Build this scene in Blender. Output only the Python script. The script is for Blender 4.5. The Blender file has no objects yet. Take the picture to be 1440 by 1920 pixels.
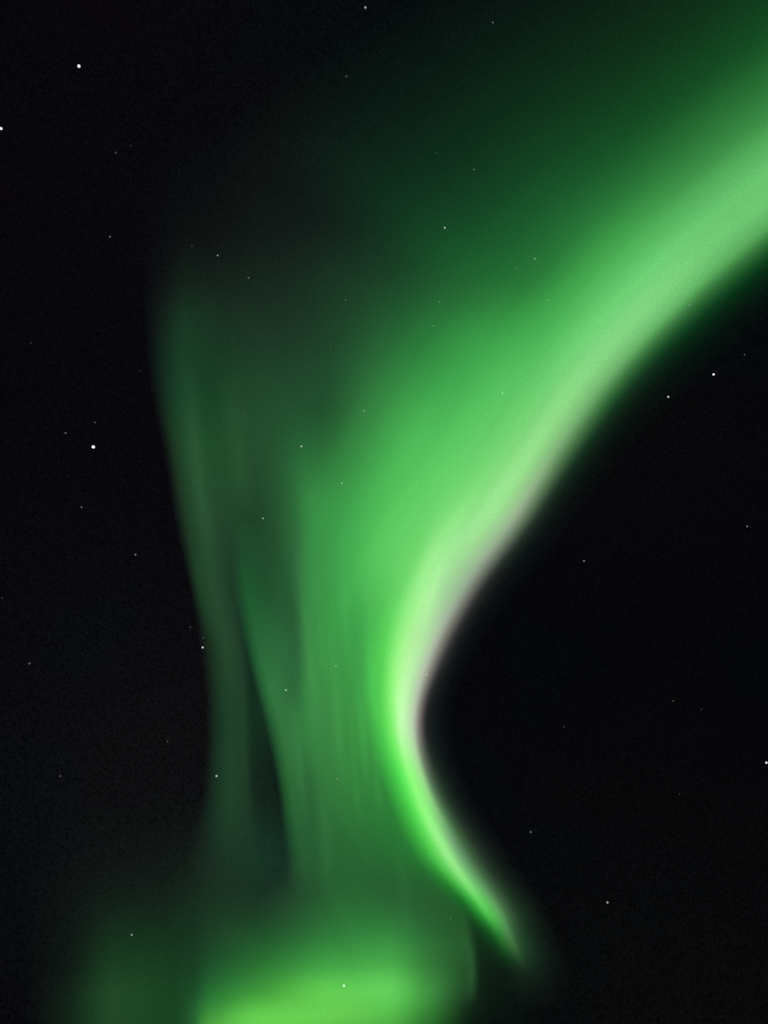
import bpy, math
import numpy as np

# ------------------------------------------------------------------ camera, sky, exposure
S = bpy.context.scene
C = S.collection
PITCH = math.radians(50.0)              # the phone points half way up the sky
EYE = np.array([0.0, 0.0, 1.6])
FOCAL = 1920 * 26.0 / 36.0              # focal length in pixels of the 1440 x 1920 frame

cam_data = bpy.data.cameras.new('camera')
cam_data.sensor_fit = 'VERTICAL'
cam_data.sensor_height = 36.0
cam_data.sensor_width = 27.0
cam_data.lens = 26.0
cam_data.clip_start = 0.1
cam_data.clip_end = 6.0e6
cam = bpy.data.objects.new('camera', cam_data)
cam.location = EYE
cam.rotation_euler = (math.radians(90.0) + PITCH, 0.0, 0.0)
C.objects.link(cam)
S.camera = cam
S.render.resolution_x, S.render.resolution_y = 768, 1024
S.view_settings.view_transform = 'Standard'
S.view_settings.look = 'None'
S.view_settings.exposure = 0.0
S.view_settings.gamma = 1.0
S.render.dither_intensity = 1.6
S.cycles.transparent_max_bounces = 96

W = bpy.data.worlds.new('World')
S.world = W
W.use_nodes = True
nt = W.node_tree
nt.nodes.clear()


def N(tree, kind, **kw):
    n = tree.nodes.new(kind)
    for k, v in kw.items():
        if k.startswith('in_'):
            key = k[3:]
            key = int(key) if key.isdigit() else key
            n.inputs[key].default_value = v
        else:
            setattr(n, k, v)
    return n


def math_node(tree, op, a, b=None, clamp=False):
    n = tree.nodes.new('ShaderNodeMath')
    n.operation = op
    n.use_clamp = clamp
    for i, v in enumerate((a, b)):
        if v is None:
            continue
        if isinstance(v, (int, float)):
            n.inputs[i].default_value = v
        else:
            tree.links.new(v, n.inputs[i])
    return n.outputs[0]


def pixel_dir(px, py):
    """unit direction in which the photograph shows a point"""
    x = (np.asarray(px, float) - 720.0) / FOCAL
    y = (960.0 - np.asarray(py, float)) / FOCAL
    d = np.stack([x, math.cos(PITCH) - y * math.sin(PITCH), math.sin(PITCH) + y * math.cos(PITCH)], -1)
    return d / np.linalg.norm(d, axis=-1, keepdims=True)


# night sky: deep twilight below the horizon, airglow, a little mottling
sky = N(nt, 'ShaderNodeTexSky', sky_type='NISHITA', sun_disc=False)
sky.sun_elevation = math.radians(-9.0)
sky.sun_rotation = math.radians(200.0)
tc = N(nt, 'ShaderNodeTexCoord')
L = nt.links.new
blotch = N(nt, 'ShaderNodeTexNoise', in_Scale=2.2, in_Detail=3.0, in_Roughness=0.6)
L(tc.outputs['Generated'], blotch.inputs['Vector'])
grain = N(nt, 'ShaderNodeTexNoise', in_Scale=330.0, in_Detail=1.0, in_Roughness=0.7)
L(tc.outputs['Generated'], grain.inputs['Vector'])
tint = N(nt, 'ShaderNodeMixRGB', blend_type='MIX')
tint.inputs[1].default_value = (0.0008, 0.0015, 0.0028, 1)
tint.inputs[2].default_value = (0.0020, 0.0012, 0.0025, 1)
ramp = N(nt, 'ShaderNodeMapRange', in_1=0.38, in_2=0.62)
L(blotch.outputs['Fac'], ramp.inputs[0])
L(ramp.outputs[0], tint.inputs[0])


def lobe(px, py, width):
    """soft patch of airglow round one direction of the sky"""
    d = pixel_dir(px, py)
    dot = N(nt, 'ShaderNodeVectorMath', operation='DOT_PRODUCT')
    L(tc.outputs['Generated'], dot.inputs[0])
    dot.inputs[1].default_value = tuple(float(v) for v in d)
    a = math_node(nt, 'SUBTRACT', dot.outputs['Value'], 1.0)
    a = math_node(nt, 'MULTIPLY', a, 2.0 / width ** 2)
    return math_node(nt, 'POWER', math.e, a)


def add_glow(base, fac, colour):
    m = N(nt, 'ShaderNodeMixRGB', blend_type='ADD')
    c = N(nt, 'ShaderNodeMixRGB', blend_type='MULTIPLY', in_0=1.0)
    c.inputs[1].default_value = (*colour, 1)
    L(fac, c.inputs[2])
    m.inputs[0].default_value = 1.0
    L(base, m.inputs[1])
    L(c.outputs[0], m.inputs[2])
    return m.outputs[0]


col = tint.outputs[0]
col = add_glow(col, lobe(60, 350, 0.35), (0.0009, 0.0001, 0.0007))
col = add_glow(col, lobe(250, 1330, 0.30), (0.0017, 0.0018, 0.0018))
col = add_glow(col, lobe(330, 1640, 0.20), (0.0009, 0.0022, 0.0013))
col = add_glow(col, lobe(1250, 1950, 0.30), (0.0010, 0.0016, 0.0006))
col = add_glow(col, lobe(900, 300, 0.45), (0.0008, 0.0022, 0.0012))
gm = math_node(nt, 'MULTIPLY', math_node(nt, 'SUBTRACT', grain.outputs['Fac'], 0.5), 2.2)
gm = math_node(nt, 'ADD', gm, 1.0)
gmul = N(nt, 'ShaderNodeMixRGB', blend_type='MULTIPLY', in_0=1.0)
L(col, gmul.inputs[1])
L(gm, gmul.inputs[2])
bg = N(nt, 'ShaderNodeBackground', in_Strength=1.0)
bg2 = N(nt, 'ShaderNodeBackground', in_Strength=0.05)
L(gmul.outputs[0], bg.inputs['Color'])
L(sky.outputs[0], bg2.inputs['Color'])
addw = N(nt, 'ShaderNodeAddShader')
L(bg.outputs[0], addw.inputs[0])
L(bg2.outputs[0], addw.inputs[1])
outw = N(nt, 'ShaderNodeOutputWorld')
L(addw.outputs[0], outw.inputs[0])


# ------------------------------------------------------------------ helpers
def lin(c):
    c = np.clip(np.asarray(c, float) / 255.0, 0, 1)
    return np.where(c <= 0.04045, c / 12.92, ((c + 0.055) / 1.055) ** 2.4)


def pchip(x, y, xq):
    """monotone cubic through (x, y); y may have trailing axes"""
    x = np.asarray(x, float); y = np.asarray(y, float); xq = np.asarray(xq, float)
    h = np.diff(x)
    hs = h.reshape((-1,) + (1,) * (y.ndim - 1))
    dlt = np.diff(y, axis=0) / hs
    m = np.zeros_like(y)
    w1 = 2 * hs[1:] + hs[:-1]; w2 = hs[1:] + 2 * hs[:-1]
    a, b = dlt[:-1], dlt[1:]
    ok = a * b > 0
    with np.errstate(divide='ignore', invalid='ignore'):
        hm = (w1 + w2) / (w1 / a + w2 / b)
    m[1:-1] = np.where(ok, hm, 0)
    m[0] = dlt[0]; m[-1] = dlt[-1]
    i = np.clip(np.searchsorted(x, xq, side='right') - 1, 0, len(x) - 2)
    t = (xq - x[i]) / h[i]
    sh = (-1,) + (1,) * (y.ndim - 1)
    t = t.reshape(sh); hh = h[i].reshape(sh)
    return ((2 * t**3 - 3 * t**2 + 1) * y[i] + (t**3 - 2 * t**2 + t) * hh * m[i]
            + (-2 * t**3 + 3 * t**2) * y[i + 1] + (t**3 - t**2) * hh * m[i + 1])


def catmull(y, q):
    """Catmull-Rom through rows of y at 0..n-1"""
    y = np.asarray(y, float)
    p = np.concatenate([[2 * y[0] - y[1]], y, [2 * y[-1] - y[-2]]])
    i = np.clip(q.astype(int), 0, len(y) - 2)
    t = (q - i).reshape((-1,) + (1,) * (y.ndim - 1))
    p0, p1, p2, p3 = p[i], p[i + 1], p[i + 2], p[i + 3]
    return 0.5 * (2 * p1 + (p2 - p0) * t + (2 * p0 - 5 * p1 + 4 * p2 - p3) * t**2 + (3 * p1 - p0 - 3 * p2 + p3) * t**3)


def glow_material(name, streak_u, streak_v, streak_amount):
    """glowing thin gas: it gives off light and lets all light through"""
    m = bpy.data.materials.new(name)
    m.use_nodes = True
    t = m.node_tree
    t.nodes.clear()
    at = N(t, 'ShaderNodeAttribute', attribute_name='glow')
    uv = N(t, 'ShaderNodeAttribute', attribute_name='along')
    mp = N(t, 'ShaderNodeMapping')
    mp.inputs['Scale'].default_value = (streak_u, streak_v, 1.0)
    t.links.new(uv.outputs['Vector'], mp.inputs['Vector'])
    st = N(t, 'ShaderNodeTexNoise', in_Scale=1.0, in_Detail=2.5, in_Roughness=0.55)
    t.links.new(mp.outputs[0], st.inputs['Vector'])
    geo = N(t, 'ShaderNodeNewGeometry')
    sc = N(t, 'ShaderNodeVectorMath', operation='SCALE')
    sc.inputs['Scale'].default_value = 1.0 / 330.0
    t.links.new(geo.outputs['Position'], sc.inputs[0])
    gr = N(t, 'ShaderNodeTexNoise', in_Scale=1.0, in_Detail=1.0, in_Roughness=0.6)
    t.links.new(sc.outputs[0], gr.inputs['Vector'])
    a = math_node(t, 'MULTIPLY', math_node(t, 'SUBTRACT', st.outputs['Fac'], 0.5), streak_amount * 2)
    b = math_node(t, 'MULTIPLY', math_node(t, 'SUBTRACT', gr.outputs['Fac'], 0.5), GRAIN * 2)
    s = math_node(t, 'ADD', math_node(t, 'ADD', a, b), 1.0)
    em = N(t, 'ShaderNodeEmission')
    t.links.new(at.outputs['Color'], em.inputs['Color'])
    t.links.new(s, em.inputs['Strength'])
    tr = N(t, 'ShaderNodeBsdfTransparent')
    ad = N(t, 'ShaderNodeAddShader')
    t.links.new(em.outputs[0], ad.inputs[0])
    t.links.new(tr.outputs[0], ad.inputs[1])
    o = N(t, 'ShaderNodeOutputMaterial')
    t.links.new(ad.outputs[0], o.inputs['Surface'])
    m.cycles.emission_sampling = 'NONE'
    return m


GRAIN = 0.30
LAYERS = ((-1.0, 0.3), (0.0, 0.4), (1.0, 0.3))   # each curtain is a few sheets of gas thick


def sheets(name, P, E, along, thick, mat, cut, parent=None):
    """one mesh object: a curtain of three glowing sheets; the parts of the grid that stay dark are left out"""
    nu, nv = P.shape[:2]
    du = np.gradient(P, axis=0); dv = np.gradient(P, axis=1)
    nrm = np.cross(du, dv)
    nrm /= np.maximum(np.linalg.norm(nrm, axis=-1, keepdims=True), 1e-9)
    lit = E.max(-1)
    q = np.maximum.reduce([lit[:-1, :-1], lit[1:, :-1], lit[:-1, 1:], lit[1:, 1:]]) > cut
    iu, iv = np.nonzero(q)
    base = np.stack([iu * nv + iv, (iu + 1) * nv + iv, (iu + 1) * nv + iv + 1, iu * nv + iv + 1], -1)
    used, inv = np.unique(base.ravel(), return_inverse=True)
    base = inv.reshape(base.shape)
    V, G, A, F = [], [], [], []
    for k, (off, w) in enumerate(LAYERS):
        V.append((P + nrm * off * thick).reshape(-1, 3)[used])
        G.append((E * w).reshape(-1, 3)[used])
        A.append(np.concatenate([along, np.full(along.shape[:2] + (1,), k * 0.7)], -1).reshape(-1, 3)[used])
        F.append(base + k * len(used))
    V = np.concatenate(V); G = np.concatenate(G); A = np.concatenate(A); F = np.concatenate(F)
    org = V.mean(0) if parent is None else np.array(parent.location)
    me = bpy.data.meshes.new(name)
    me.vertices.add(len(V)); me.vertices.foreach_set('co', (V - org).astype(np.float32).ravel())
    me.loops.add(F.size); me.loops.foreach_set('vertex_index', F.astype(np.int32).ravel())
    me.polygons.add(len(F))
    me.polygons.foreach_set('loop_start', np.arange(0, F.size, 4, dtype=np.int32))
    me.update(calc_edges=True)
    ca = me.attributes.new('glow', 'FLOAT_COLOR', 'POINT')
    ca.data.foreach_set('color', np.concatenate([G, np.ones((len(G), 1))], 1).astype(np.float32).ravel())
    va = me.attributes.new('along', 'FLOAT_VECTOR', 'POINT')
    va.data.foreach_set('vector', A.astype(np.float32).ravel())
    me.polygons.foreach_set('use_smooth', np.ones(len(F), dtype=bool))
    me.materials.append(mat)
    me.validate()
    o = bpy.data.objects.new(name, me)
    C.objects.link(o)
    if parent is None:
        o.location = org
    else:
        o.parent = parent
    return o


def tag(o, label, cat, group=None, kind=None):
    o['label'] = label
    o['category'] = cat
    if group:
        o['group'] = group
    if kind:
        o['kind'] = kind
    return o


def loft(stations, per_s=14, per_t=7):
    """stations: list of rows of (px, py, r, g, b) -> fine grid of pixels and light"""
    st = np.array(stations, float)                     # (n, k, 5)
    n, k = st.shape[:2]
    fine_t = np.linspace(0, k - 1, (k - 1) * per_t + 1)
    rows = []
    for r in st:
        dist = np.concatenate([[0], np.cumsum(np.hypot(*np.diff(r[:, :2], axis=0).T))])
        dq = np.interp(fine_t, np.arange(k), dist)
        rows.append(np.concatenate([np.stack([np.interp(dq, dist, r[:, 0]), np.interp(dq, dist, r[:, 1])], -1),
                                    pchip(dist, r[:, 2:], dq)], -1))
    rows = np.array(rows)
    q = np.linspace(0, n - 1, (n - 1) * per_s + 1)
    pix = catmull(rows[..., :2], q)
    rgb = pchip(np.arange(n), rows[..., 2:], q)
    return pix, lin(rgb), q, fine_t


KM = 1000.0


def at_height(pix, height_km):
    """points of the sky at a height above the ground"""
    d = pixel_dir(pix[..., 0], pix[..., 1])
    return EYE + d * (height_km * KM / d[..., 2])[..., None]


def at_range(pix, range_km):
    """points of the sky above one line of the ground"""
    d = pixel_dir(pix[..., 0], pix[..., 1])
    return EYE + d * (range_km * KM / np.hypot(d[..., 0], d[..., 1]))[..., None]


def empty(name, loc):
    o = bpy.data.objects.new(name, None)
    o.location = loc
    o.empty_display_size = 5000
    C.objects.link(o)
    return o


# ------------------------------------------------------------------ the great folded curtain
# every station starts outside its lower border and runs up the curtain: (distance, colour)
K = (0, 0, 0)
main = [
    ((1900, 130), (-.56, -.83), 2), ((1660, 300), (-.58, -.81), 2),
    ((1440, 455), (-.60, -.80), [(-110, K), (-75, (0, 14, 4)), (-40, (1, 42, 13)), (0, (46, 110, 52)), (28, (92, 174, 94)), (67, (109, 198, 113)), (112, (101, 192, 107)), (150, (83, 172, 90)), (202, (55, 134, 64)), (255, (36, 106, 47)), (321, (18, 75, 31)), (430, (9, 48, 19)), (760, K)]),
    ((1268, 605), (-.68, -.73), [(-110, K), (-68, (0, 14, 4)), (-34, (4, 42, 16)), (0, (50, 110, 55)), (26, (104, 184, 105)), (60, (127, 213, 127)), (105, (110, 207, 116)), (152, (84, 182, 92)), (198, (60, 154, 70)), (245, (41, 121, 55)), (338, (21, 82, 37)), (500, (9, 44, 19)), (800, K)]),
    ((1157, 725), (-.72, -.69), [(-100, K), (-60, (1, 12, 5)), (-28, (11, 42, 20)), (0, (54, 108, 57)), (26, (110, 177, 108)), (59, (135, 216, 131)), (115, (106, 206, 112)), (164, (78, 180, 87)), (210, (57, 154, 69)), (258, (42, 123, 55)), (350, (25, 91, 41)), (500, (13, 53, 26)), (850, K)]),
    ((1065, 850), (-.75, -.66), [(-90, K), (-55, (2, 11, 6)), (-24, (16, 42, 23)), (0, (70, 108, 68)), (26, (126, 180, 118)), (58, (146, 222, 136)), (105, (116, 211, 115)), (180, (85, 191, 93)), (290, (52, 146, 66)), (420, (28, 82, 41)), (520, (17, 48, 26)), (700, (4, 11, 7)), (880, K)]),
    ((985, 975), (-.83, -.55), [(-80, K), (-45, (4, 11, 8)), (-17, (31, 43, 34)), (0, (86, 106, 82)), (25, (152, 186, 142)), (62, (156, 230, 145)), (110, (126, 220, 121)), (170, (100, 206, 103)), (260, (76, 182, 85)), (370, (46, 117, 56)), (460, (16, 50, 24)), (560, (6, 20, 11)), (680, K)]),
    ((893, 1100), (-.92, -.39), [(-70, K), (-40, (6, 11, 9)), (-15, (38, 40, 38)), (0, (95, 100, 90)), (22, (149, 175, 144)), (60, (162, 221, 152)), (95, (155, 236, 142)), (130, (113, 215, 109)), (190, (89, 199, 93)), (280, (61, 158, 74)), (335, (53, 138, 65)), (382, (29, 76, 37)), (455, K)]),
    ((825, 1225), (-.98, -.20), [(-60, K), (-35, (8, 12, 11)), (-13, (45, 44, 44)), (0, (105, 105, 96)), (20, (175, 195, 165)), (50, (180, 240, 160)), (75, (155, 244, 135)), (110, (85, 205, 85)), (150, (62, 162, 72)), (215, (57, 148, 68)), (247, (52, 132, 61)), (280, (22, 62, 31)), (325, K)]),
    ((787, 1350), (-1, 0), [(-60, K), (-35, (8, 14, 12)), (-14, (30, 32, 32)), (0, (115, 112, 105)), (14, (184, 208, 172)), (34, (192, 252, 175)), (52, (130, 240, 112)), (78, (72, 192, 74)), (110, (57, 150, 64)), (170, (55, 132, 62)), (205, (46, 116, 54)), (235, (26, 70, 34)), (275, K)]),
    ((812, 1475), (-1, 0), [(-70, K), (-45, (8, 14, 12)), (-20, (30, 46, 34)), (0, (82, 112, 80)), (16, (148, 222, 134)), (34, (142, 250, 122)), (52, (90, 225, 86)), (72, (60, 180, 65)), (100, (46, 128, 54)), (170, (48, 122, 55)), (210, (42, 106, 49)), (240, (24, 62, 30)), (285, K)]),
    ((885, 1600), (-1, 0), [(-75, K), (-50, (8, 14, 11)), (-22, (28, 42, 30)), (0, (55, 85, 55)), (25, (110, 165, 110)), (48, (150, 235, 135)), (68, (95, 212, 88)), (95, (48, 148, 54)), (120, (36, 112, 46)), (190, (38, 103, 48)), (260, (36, 96, 45)), (305, (26, 70, 34)), (345, K)]),
    ((945, 1700), (-1, 0), [(-80, K), (-55, (10, 20, 13)), (-25, (26, 50, 28)), (0, (62, 100, 62)), (18, (92, 165, 90)), (38, (92, 203, 88)), (57, (42, 146, 49)), (76, (24, 94, 33)), (102, (33, 86, 39)), (190, (34, 88, 42)), (290, (34, 93, 42)), (370, (26, 68, 32)), (470, K)]),
    ((970, 1760), (-1, 0), [(-80, K), (-50, (9, 22, 13)), (-22, (22, 48, 28)), (0, (42, 80, 44)), (14, (66, 122, 66)), (30, (38, 112, 43)), (48, (15, 68, 23)), (76, (8, 40, 14)), (108, (31, 78, 35)), (190, (34, 88, 40)), (290, (32, 84, 38)), (380, (22, 58, 28)), (480, K)]),
    ((1000, 1830), (-1, 0), [(-80, K), (-50, (3, 8, 5)), (-22, (9, 20, 12)), (0, (13, 28, 16)), (15, (14, 30, 17)), (30, (11, 26, 13)), (60, (4, 14, 6)), (100, (2, 9, 4)), (128, (16, 42, 18)), (220, (18, 46, 20)), (320, (16, 42, 18)), (410, (10, 26, 13)), (500, K)]),
    ((1010, 1900), (-1, 0), [(-80, K), (-50, K), (-22, K), (0, K), (15, K), (30, K), (60, K), (100, K), (128, K), (220, K), (320, K), (410, K), (500, K)]),
]
rows, dist_rows = [], []
for (e, d, prof) in main:
    prof = main[prof][2] if isinstance(prof, int) else prof
    n_ = math.hypot(*d)
    rows.append([(e[0] + d[0] / n_ * s, e[1] + d[1] / n_ * s, *c) for s, c in prof])
    dist_rows.append([s for s, c in prof])
pix, E, q, ft = loft(rows, 14, 8)
dist = catmull(np.array([np.interp(ft, np.arange(13), r) for r in dist_rows]), q)
P = at_height(pix, 100.0 + 0.16 * dist)
along = np.stack([dist / 100.0, np.repeat(q[:, None], dist.shape[1], 1)], -1)
# the violet lower fringe is the red and blue light beyond the hue of the green line
rx = np.maximum(E[..., 0] - 0.37 * E[..., 1], 0)
bx = np.maximum(E[..., 2] - 0.33 * E[..., 1], 0)
fr = np.stack([rx, 0 * rx, bx], -1)
keep = np.clip((fr.max(-1) - 0.006) / 0.02, 0, 1)[..., None]
fr = fr * keep
curtain = empty('aurora_curtain', P[len(P) // 2, 24])
tag(curtain, 'huge bright green folded aurora curtain sweeping from top right corner into a narrow hook', 'aurora')
m_green = glow_material('green_oxygen_glow', 3.2, 0.30, 0.13)
m_fringe = glow_material('violet_nitrogen_glow', 0.9, 2.6, 0.24)
sheets('green_glow', P, E - fr, along, 260.0, m_green, 0.0004, curtain)
f_ob = sheets('violet_fringe', at_height(pix, 99.0 + 0.16 * dist), fr, along, 150.0, m_fringe, 0.004, curtain)
f_ob['label'] = 'pale pinkish lower border of the curtain'

# thin upright rays that stand in the broad green body
RAYS = [
    ([(556, 960), (562, 1080), (578, 1220), (600, 1400)], 11, (26, 62, 31)),
    ([(590, 1010), (596, 1120), (606, 1240), (622, 1330)], 6, (14, 40, 17)),
    ([(618, 1130), (624, 1240), (634, 1360), (650, 1540)], 8, (20, 56, 25)),
    ([(645, 960), (644, 1080), (650, 1200), (658, 1290)], 7, (16, 46, 19)),
    ([(652, 1290), (660, 1380), (668, 1480), (676, 1570)], 6, (18, 50, 22)),
    ([(664, 1170), (672, 1300), (682, 1400), (690, 1530)], 7, (22, 62, 27)),
    ([(692, 1320), (700, 1400), (708, 1480), (716, 1560)], 6, (18, 52, 22)),
    ([(700, 1040), (692, 1180), (698, 1300), (716, 1420)], 11, (27, 76, 29)),
    ([(540, 1260), (552, 1350), (564, 1450), (576, 1580)], 8, (18, 50, 24)),
    ([(600, 1440), (606, 1520), (612, 1600), (618, 1700)], 9, (14, 38, 18)),
    ([(745, 1560), (752, 1620), (760, 1690), (768, 1770)], 9, (12, 36, 15)),
    ([(842, 990), (824, 1060), (804, 1130), (784, 1200)], 14, (70, 88, 58)),
    ([(818, 1010), (802, 1070), (788, 1130), (776, 1180)], 7, (44, 66, 36)),
    ([(772, 1170), (752, 1240), (744, 1310), (750, 1380)], 11, (66, 76, 52)),
    ([(880, 930), (862, 975), (846, 1020), (832, 1060)], 9, (44, 62, 38)),
    ([(428, 700), (442, 790), (452, 880), (460, 960)], 13, (16, 32, 18)),
    ([(862, 1690), (876, 1755), (885, 1825), (878, 1890)], 7, (24, 58, 27)),
    ([(352, 660), (362, 780), (376, 920), (396, 1060)], 9, (16, 34, 20)),
]
m_ray = glow_material('ray_glow', 1.0, 0.8, 0.15)
for line_, wide, c in RAYS:
    amp = (0, .75, 1, 0)
    st_ = []
    for (x, y), a_ in zip(line_, amp):
        st_.append([(x + o_ * wide, y, *(v_ * a_ * g_ for v_ in c)) for o_, g_ in ((-2.2, 0), (-1, .62), (0, 1), (1, .62), (2.2, 0))])
    rp, re, rq, rt = loft(st_, 16, 5)
    sheets('ray', at_height(rp, 107.0 + 0.0 * rp[..., 0]), re, np.stack([np.broadcast_to(rt[None, :], rp.shape[:2]), np.broadcast_to(rq[:, None], rp.shape[:2])], -1), 90.0, m_ray, 0.0016, curtain)

# ------------------------------------------------------------------ faint curtain on the left
def rows_h(table):
    """stations that run across at one picture height: {y: [(x, colour), ...]}"""
    return [[(x, y, *c) for x, c in prof] for y, prof in table]


left = rows_h([
    (230, [(230, K), (285, K), (350, K), (430, K), (510, K), (600, K), (760, K)]),
    (330, [(230, K), (285, (0.5, 1, 0.8)), (350, (1, 3, 2)), (430, (2, 6, 4)), (510, (3, 7, 4)), (600, (2, 6, 4)), (760, K)]),
    (430, [(255, K), (305, (2, 4, 3)), (350, (4, 10, 6)), (425, (5, 13, 8)), (505, (5, 14, 9)), (600, (4, 12, 8)), (760, K)]),
    (525, [(264, K), (308, (6, 14, 9)), (350, (12, 30, 18)), (420, (13, 30, 19)), (500, (13, 31, 19)), (600, (11, 27, 16)), (760, K)]),
    (610, [(270, K), (308, (13, 33, 21)), (345, (20, 53, 30)), (400, (20, 49, 29)), (470, (21, 45, 28)), (600, (17, 39, 23)), (760, K)]),
    (725, [(280, K), (313, (15, 46, 26)), (345, (22, 65, 36)), (390, (20, 62, 32)), (440, (25, 65, 35)), (560, (24, 60, 34)), (740, K)]),
    (850, [(306, K), (330, (25, 54, 30)), (362, (33, 77, 42)), (400, (28, 74, 38)), (450, (30, 72, 38)), (545, (22, 62, 33)), (650, K)]),
    (975, [(326, K), (350, (26, 54, 31)), (380, (34, 74, 42)), (412, (32, 68, 40)), (450, (26, 66, 36)), (530, (26, 66, 35)), (590, K)]),
    (1100, [(354, K), (374, (26, 60, 32)), (402, (34, 70, 42)), (430, (26, 58, 36)), (455, (16, 50, 28)), (530, (28, 74, 38)), (600, K)]),
    (1225, [(375, K), (398, (20, 46, 26)), (428, (32, 67, 39)), (450, (28, 58, 36)), (468, (9, 40, 21)), (530, (23, 62, 32)), (590, K)]),
    (1350, [(385, K), (408, (18, 45, 26)), (434, (24, 62, 34)), (455, (26, 60, 34)), (474, (11, 43, 24)), (497, (10, 42, 23)), (540, K)]),
    (1475, [(380, K), (400, (14, 40, 24)), (435, (28, 62, 34)), (462, (24, 54, 32)), (476, (12, 34, 20)), (510, (8, 28, 17)), (550, K)]),
    (1600, [(350, K), (390, (10, 28, 16)), (430, (14, 42, 24)), (465, (14, 44, 26)), (500, (10, 40, 25)), (540, (8, 35, 20)), (580, K)]),
    (1710, [(350, K), (390, K), (430, K), (465, K), (500, K), (540, K), (580, K)]),
])
pix, E, q, ft = loft(left)
u = np.broadcast_to(ft[None, :], pix.shape[:2])
v = np.broadcast_to(q[:, None], pix.shape[:2])
m_left = glow_material('faint_green_glow', 0.9, 0.35, 0.10)
veil = sheets('aurora_veil', at_height(pix, 92.0 + 2.0 * u), E, np.stack([u, v], -1), 180.0, m_left, 0.0003)
tag(veil, 'faint grey green aurora veil with a soft upright streak, leftmost tall band in the sky', 'aurora')

streak = rows_h([
    (960, [(420, K), (432, K), (448, K), (475, K), (520, K)]),
    (1040, [(428, K), (440, (4, 20, 8)), (456, (10, 42, 18)), (482, (8, 36, 15)), (525, K)]),
    (1100, [(434, K), (446, (8, 40, 16)), (462, (16, 66, 28)), (490, (12, 50, 22)), (540, K)]),
    (1225, [(460, K), (472, (18, 65, 30)), (490, (34, 92, 46)), (530, (28, 78, 40)), (592, K)]),
    (1350, [(492, K), (506, (26, 75, 36)), (525, (44, 108, 54)), (570, (28, 75, 36)), (640, K)]),
    (1475, [(518, K), (531, (24, 75, 32)), (547, (38, 98, 46)), (585, (22, 60, 30)), (650, K)]),
    (1600, [(532, K), (547, (15, 52, 21)), (562, (24, 68, 30)), (592, (12, 40, 18)), (645, K)]),
    (1690, [(540, K), (556, K), (574, K), (604, K), (650, K)]),
])
pix, E, q, ft = loft(streak)
u = np.broadcast_to(ft[None, :], pix.shape[:2])
v = np.broadcast_to(q[:, None], pix.shape[:2])
ray = sheets('aurora_ray', at_height(pix, 90.0 + 1.5 * u), E, np.stack([u, v], -1), 140.0, m_left, 0.004)
tag(ray, 'narrow green aurora ray with a crisp left edge beside the dark vertical gap', 'aurora')

# ------------------------------------------------------------------ arcs low over the horizon
def cols(table):
    """stations that run upward from the lower border: [(x, [(y, colour), ...])]"""
    return [[(x, y, *c) for y, c in prof] for x, prof in table]


patch = cols([
    (325, [(1990, K), (1960, K), (1900, K), (1850, K), (1795, K), (1735, K), (1660, K)]),
    (362, [(1990, (30, 85, 36)), (1960, (30, 88, 36)), (1905, (28, 80, 34)), (1855, (10, 46, 20)), (1800, (6, 25, 12)), (1740, (3, 12, 6)), (1680, K)]),
    (400, [(1990, (105, 200, 78)), (1960, (105, 203, 78)), (1915, (72, 158, 60)), (1866, (38, 112, 45)), (1802, (17, 60, 27)), (1740, (10, 35, 16)), (1670, K)]),
    (500, [(1990, (70, 160, 60)), (1960, (98, 195, 76)), (1912, (102, 208, 79)), (1860, (68, 159, 58)), (1804, (39, 110, 44)), (1740, (18, 62, 26)), (1660, K)]),
    (620, [(1990, (40, 105, 42)), (1960, (60, 140, 55)), (1905, (102, 203, 79)), (1864, (98, 203, 80)), (1806, (60, 152, 61)), (1742, (29, 88, 37)), (1650, K)]),
    (720, [(1990, (32, 92, 36)), (1960, (50, 125, 48)), (1905, (88, 188, 74)), (1858, (96, 205, 86)), (1800, (62, 153, 63)), (1738, (30, 88, 37)), (1650, K)]),
    (800, [(1990, (18, 55, 20)), (1960, (25, 74, 28)), (1905, (50, 124, 48)), (1862, (62, 144, 61)), (1802, (42, 104, 45)), (1740, (18, 52, 23)), (1660, K)]),
    (850, [(1985, (6, 20, 7)), (1950, (13, 40, 15)), (1900, (27, 70, 27)), (1850, (36, 88, 40)), (1795, (25, 66, 29)), (1735, (6, 20, 9)), (1670, K)]),
    (882, [(1975, (3, 10, 4)), (1940, (5, 18, 7)), (1895, (10, 34, 13)), (1845, (20, 54, 24)), (1790, (20, 50, 23)), (1735, (7, 18, 9)), (1680, K)]),
    (908, [(1965, (1, 6, 2)), (1930, (4, 13, 5)), (1890, (6, 21, 8)), (1840, (7, 26, 10)), (1790, (6, 20, 8)), (1740, (2, 8, 3)), (1690, K)]),
    (960, [(1960, K), (1930, (2, 8, 3)), (1890, (2, 10, 4)), (1840, (2, 9, 4)), (1790, (1, 5, 2)), (1740, K), (1700, K)]),
    (1030, [(1960, K), (1930, K), (1890, K), (1840, K), (1790, K), (1740, K), (1700, K)]),
])
pix, E, q, ft = loft(patch)
u = np.broadcast_to(q[:, None], pix.shape[:2])
v = np.broadcast_to(ft[None, :], pix.shape[:2])
m_low = glow_material('low_arc_glow', 1.3, 0.25, 0.10)
low = sheets('aurora_arc', at_range(pix, 330.0 + 0.0 * u), E, np.stack([u, v], -1), 500.0, m_low, 0.0004)
tag(low, 'bright yellow green glowing arc along the bottom edge under the tall curtain', 'aurora')

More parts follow.
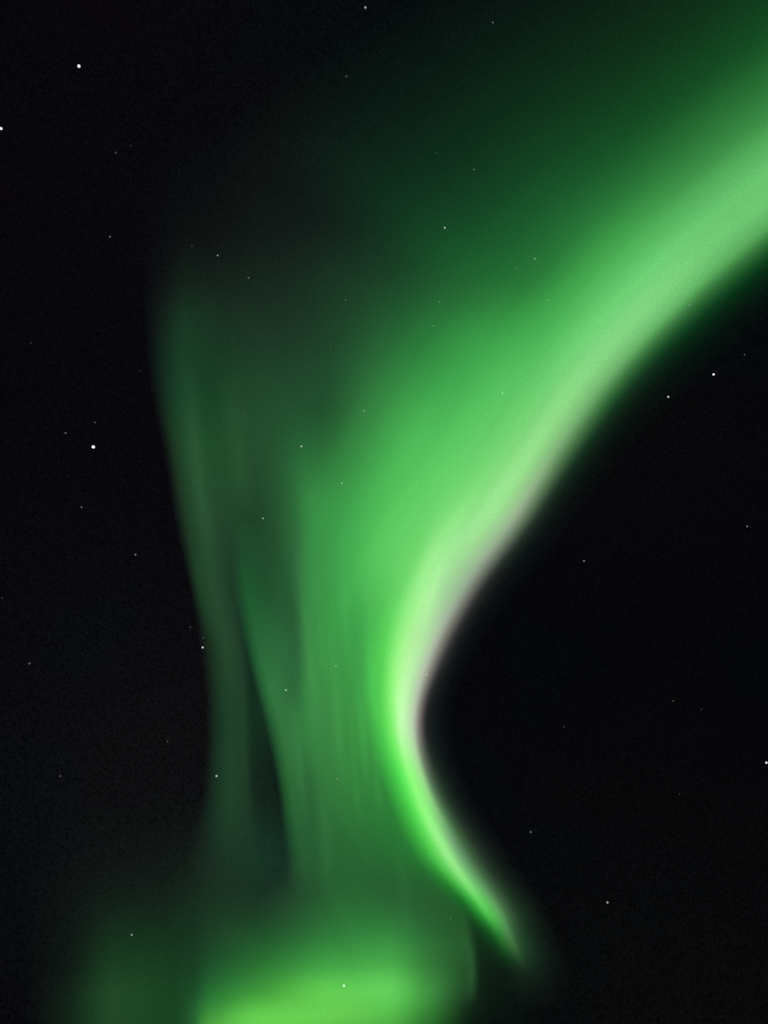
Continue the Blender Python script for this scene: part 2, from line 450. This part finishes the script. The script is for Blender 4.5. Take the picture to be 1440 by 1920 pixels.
dim = cols([
    (48, [(1990, K), (1950, K), (1880, K), (1800, K), (1700, K), (1600, K), (1500, K)]),
    (120, [(1990, (9, 28, 13)), (1950, (10, 30, 14)), (1880, (10, 28, 14)), (1800, (5, 16, 8)), (1700, (4, 10, 6)), (1600, (1, 3, 2)), (1500, K)]),
    (215, [(1990, (24, 62, 28)), (1950, (26, 66, 30)), (1880, (29, 70, 34)), (1800, (19, 55, 25)), (1700, (9, 28, 15)), (1600, (3, 8, 5)), (1500, K)]),
    (285, [(1990, (20, 64, 28)), (1950, (22, 66, 29)), (1880, (22, 66, 29)), (1800, (17, 56, 24)), (1700, (10, 30, 16)), (1600, (4, 10, 6)), (1500, K)]),
    (340, [(1990, (16, 60, 25)), (1950, (18, 62, 26)), (1880, (18, 62, 27)), (1800, (15, 52, 23)), (1700, (12, 36, 19)), (1600, (6, 16, 9)), (1500, K)]),
    (420, [(1990, K), (1950, K), (1880, (6, 24, 10)), (1800, (14, 46, 21)), (1700, (17, 44, 23)), (1600, (8, 22, 13)), (1500, K)]),
    (510, [(1990, K), (1950, K), (1880, K), (1800, (8, 30, 13)), (1700, (14, 38, 20)), (1600, (7, 20, 12)), (1500, K)]),
    (620, [(1990, K), (1950, K), (1880, K), (1800, K), (1700, K), (1600, K), (1500, K)]),
])
pix, E, q, ft = loft(dim)
u = np.broadcast_to(q[:, None], pix.shape[:2])
v = np.broadcast_to(ft[None, :], pix.shape[:2])
haze_arc = sheets('aurora_arc', at_range(pix, 350.0 + 0.0 * u), E, np.stack([u, v], -1), 500.0, m_low, 0.0004)
tag(haze_arc, 'dim dark green diffuse glow in the bottom left corner', 'aurora')

# ------------------------------------------------------------------ stars
STAR_RANGE = 2.0e6
star_mats = {}


def star_mat(level, tint):
    key = (level, tint)
    if key not in star_mats:
        m = bpy.data.materials.new('starlight')
        m.use_nodes = True
        t = m.node_tree
        t.nodes.clear()
        em = N(t, 'ShaderNodeEmission')
        em.inputs['Color'].default_value = (*tint, 1)
        em.inputs['Strength'].default_value = level
        o = N(t, 'ShaderNodeOutputMaterial')
        t.links.new(em.outputs[0], o.inputs['Surface'])
        m.cycles.emission_sampling = 'NONE'
        star_mats[key] = m
    return star_mats[key]


phi = (1 + 5 ** 0.5) / 2
ico = np.array([(-1, phi, 0), (1, phi, 0), (-1, -phi, 0), (1, -phi, 0), (0, -1, phi), (0, 1, phi), (0, -1, -phi),
                (0, 1, -phi), (phi, 0, -1), (phi, 0, 1), (-phi, 0, -1), (-phi, 0, 1)], float)
icf = [(0, 11, 5), (0, 5, 1), (0, 1, 7), (0, 7, 10), (0, 10, 11), (1, 5, 9), (5, 11, 4), (11, 10, 2), (10, 7, 6), (7, 1, 8),
       (3, 9, 4), (3, 4, 2), (3, 2, 6), (3, 6, 8), (3, 8, 9), (4, 9, 5), (2, 4, 11), (6, 2, 10), (8, 6, 7), (9, 8, 1)]


def ball():
    V = [v / np.linalg.norm(v) for v in ico]
    F = list(icf)
    for _ in range(2):
        cache, out = {}, []

        def mid(a, b):
            k = (min(a, b), max(a, b))
            if k not in cache:
                m = V[a] + V[b]
                V.append(m / np.linalg.norm(m))
                cache[k] = len(V) - 1
            return cache[k]
        for a, b, c in F:
            ab, bc, ca = mid(a, b), mid(b, c), mid(c, a)
            out += [(a, ab, ca), (b, bc, ab), (c, ca, bc), (ab, bc, ca)]
        F = out
    me = bpy.data.meshes.new('star')
    me.from_pydata([tuple(v) for v in V], [], F)
    me.polygons.foreach_set('use_smooth', np.ones(len(F), dtype=bool))
    return me


BALL = ball()
WHITE, WARM, COOL = (1, 1, 1), (1, .88, .72), (.84, .92, 1)
# picture position, brightness, radius in picture pixels, colour, label
STARS = [
    (175, 838, 255, 5.0, WHITE, 'largest and brightest white star, in the black sky left of the tall veil'),
    (148, 124, 240, 4.2, WHITE, 'bright white star high in the black upper left sky'),
    (1338, 702, 255, 3.2, WHITE, 'bright white star at right edge under the glowing band, larger of two'),
    (1253, 744, 190, 2.6, WARM, 'smaller warm star of the pair close under the glowing band at right'),
    (2, 241, 235, 3.8, WHITE, 'bright star cut by the left border in the upper sky'),
    (1437, 1430, 225, 3.2, WHITE, 'bright star cut by the right border low in the black sky'),
    (685, 14, 150, 3.2, COOL, 'grey white star at the top border near the middle'),
    (380, 1214, 205, 2.6, WHITE, 'brightest star of the small cluster touching the veil on its left'),
    (381, 1196, 95, 1.8, WHITE, 'faint star just above the brightest one of the cluster at the veil'),
    (357, 1176, 95, 1.8, WHITE, 'upper left faint star of the small cluster touching the veil'),
    (406, 1455, 180, 2.6, WHITE, 'clear white star at the foot of the left veil streak'),
    (536, 1294, 165, 3.0, COOL, 'blurry pale star inside the green body beside the dark gap'),
    (630, 1249, 150, 1.7, WHITE, 'small pinprick star in the middle of the green body, lower half'),
    (493, 972, 165, 2.1, WHITE, 'small star between the left veil and the bright curtain'),
    (565, 837, 165, 2.5, WHITE, 'white star at the left rim of the bright green body'),
    (641, 906, 160, 1.9, WHITE, 'small star inside the green body, below and right of the rim star'),
    (683, 770, 140, 1.9, WHITE, 'small star above the green body where the glow begins to dim'),
    (693, 855, 115, 1.5, COOL, 'tiny star right of the rim star inside the green glow'),
    (834, 427, 165, 2.6, COOL, 'clearest star in the dark green upper glow'),
    (889, 318, 100, 2.0, WHITE, 'dim star above and right of the clearest one in the upper glow'),
    (819, 286, 75, 1.6, WHITE, 'very faint star in the dark green glow above the clearest star'),
    (924, 42, 90, 2.4, COOL, 'faint blurred star near the top border right of the middle'),
    (1003, 485, 130, 2.0, WHITE, 'small star in the mid green glow left of the bright band'),
    (969, 502, 95, 1.6, WARM, 'fainter companion just below left of the small mid glow star'),
    (986, 371, 75, 1.5, WHITE, 'very faint star in green glow above the mid glow pair'),
    (1027, 562, 130, 1.6, WHITE, 'tiny star at the upper left rim of the bright band'),
    (824, 566, 100, 1.6, WHITE, 'upper of two tiny stars in the green glow left of the band'),
    (813, 611, 120, 1.6, WHITE, 'lower of two tiny stars in the green glow left of the band'),
    (942, 737, 150, 2.0, WHITE, 'star seen through the bright green centre of the curtain'),
    (1396, 665, 100, 1.5, WARM, 'small reddish star close under the band near the right border'),
    (1293, 572, 150, 1.3, WHITE, 'pinprick star on the fading lower rim of the band'),
    (408, 479, 140, 2.0, WHITE, 'small white star above the top of the left veil'),
    (360, 461, 75, 1.6, WHITE, 'very faint star left of the small one above the veil'),
    (206, 444, 100, 2.2, WARM, 'dim warm star in the black sky far left of the veil top'),
    (466, 521, 110, 1.9, WHITE, 'dim star in the upper part of the grey green veil'),
    (648, 562, 105, 1.6, WHITE, 'dim pinprick star in dark green between veil and band'),
    (435, 638, 75, 1.5, WHITE, 'very faint star inside the veil below its dim upper star'),
    (620, 649, 80, 1.5, WARM, 'very faint star below the pinprick between veil and band'),
    (459, 778, 80, 1.5, WHITE, 'very faint star in the middle of the grey green veil'),
    (365, 905, 80, 1.5, WHITE, 'very faint star on the soft upright streak of the veil'),
    (263, 695, 70, 1.6, COOL, 'very faint star just outside the left rim of the veil'),
    (58, 643, 75, 1.8, WARM, 'faint star near the left border above the largest star'),
    (178, 792, 95, 1.9, WARM, 'dim reddish star directly above the largest star'),
    (123, 812, 105, 2.1, WARM, 'dim star a little left and above the largest star'),
    (217, 286, 90, 2.0, COOL, 'lower of two faint stars in the upper left sky'),
    (245, 273, 60, 1.8, COOL, 'upper of two faint stars in the upper left sky'),
    (650, 143, 85, 2.2, WARM, 'faint smudged star under the top border star'),
    (153, 951, 105, 1.9, WHITE, 'dim star below the largest star at left'),
    (254, 1040, 125, 2.1, WHITE, 'small star in the black sky left of the veil, a little apart from it'),
    (4, 1121, 75, 1.7, COOL, 'faint star at the left border halfway down the picture'),
    (55, 1244, 105, 2.2, WARM, 'dim smudged star near the left border in the lower half'),
    (478, 1163, 85, 1.5, WHITE, 'tiny faint star at the top of the narrow green ray'),
    (314, 1390, 90, 1.9, WHITE, 'dim star left of the veil foot in grey sky'),
    (113, 1455, 95, 2.2, WARM, 'dim star low in the left sky, alone'),
    (247, 1753, 125, 2.4, WHITE, 'white star at the upper rim of the bottom left glow'),
    (645, 1848, 190, 2.6, WHITE, 'star shining through the bright arc at the bottom'),
    (632, 1460, 115, 1.6, WHITE, 'tiny star in the dimmer lower green body'),
    (845, 1722, 90, 1.8, WHITE, 'faint star between the bottom arc and the narrow hook'),
    (995, 1560, 105, 2.3, COOL, 'dim star in black sky right of the narrow hook'),
    (1139, 1692, 160, 2.5, WARM, 'clear star low in the black sky at lower right'),
    (1274, 1489, 70, 1.7, WARM, 'very faint star in black sky upper right of the clear low one'),
    (1095, 1052, 135, 2.0, WHITE, 'clear small star in the black sky right of the curtain bend'),
    (1401, 987, 110, 2.0, WHITE, 'small star near the right border under the band, alone'),
    (979, 1000, 80, 1.5, WHITE, 'faint star touching the dark outer rim of the curtain'),
    (800, 1265, 190, 1.3, WHITE, 'pinprick star on the pinkish border of the curtain'),
    (1262, 1314, 90, 1.8, WARM, 'faint star in lower right black sky, upper of two'),
    (1315, 1330, 70, 1.6, COOL, 'very faint bluish star in lower right black sky, lower of two'),
    (1058, 1363, 70, 1.8, COOL, 'very faint star right of the sharp curtain waist'),
]
for i, (px, py, b, rad, tint_c, label) in enumerate(STARS):
    d = pixel_dir(px, py)
    me = BALL if i == 0 else BALL.copy()
    me.materials.clear()
    level = float(lin(b)) * (0.85 if b < 100 else 1.2)
    me.materials.append(star_mat(round(level, 2), tint_c))
    o = bpy.data.objects.new('star', me)
    o.location = EYE + d * STAR_RANGE
    r = rad * (0.60 if rad < 3 else 0.50) / FOCAL * STAR_RANGE
    o.scale = (r, r, r)
    C.objects.link(o)
    tag(o, label, 'star', 'stars scattered over the night sky')
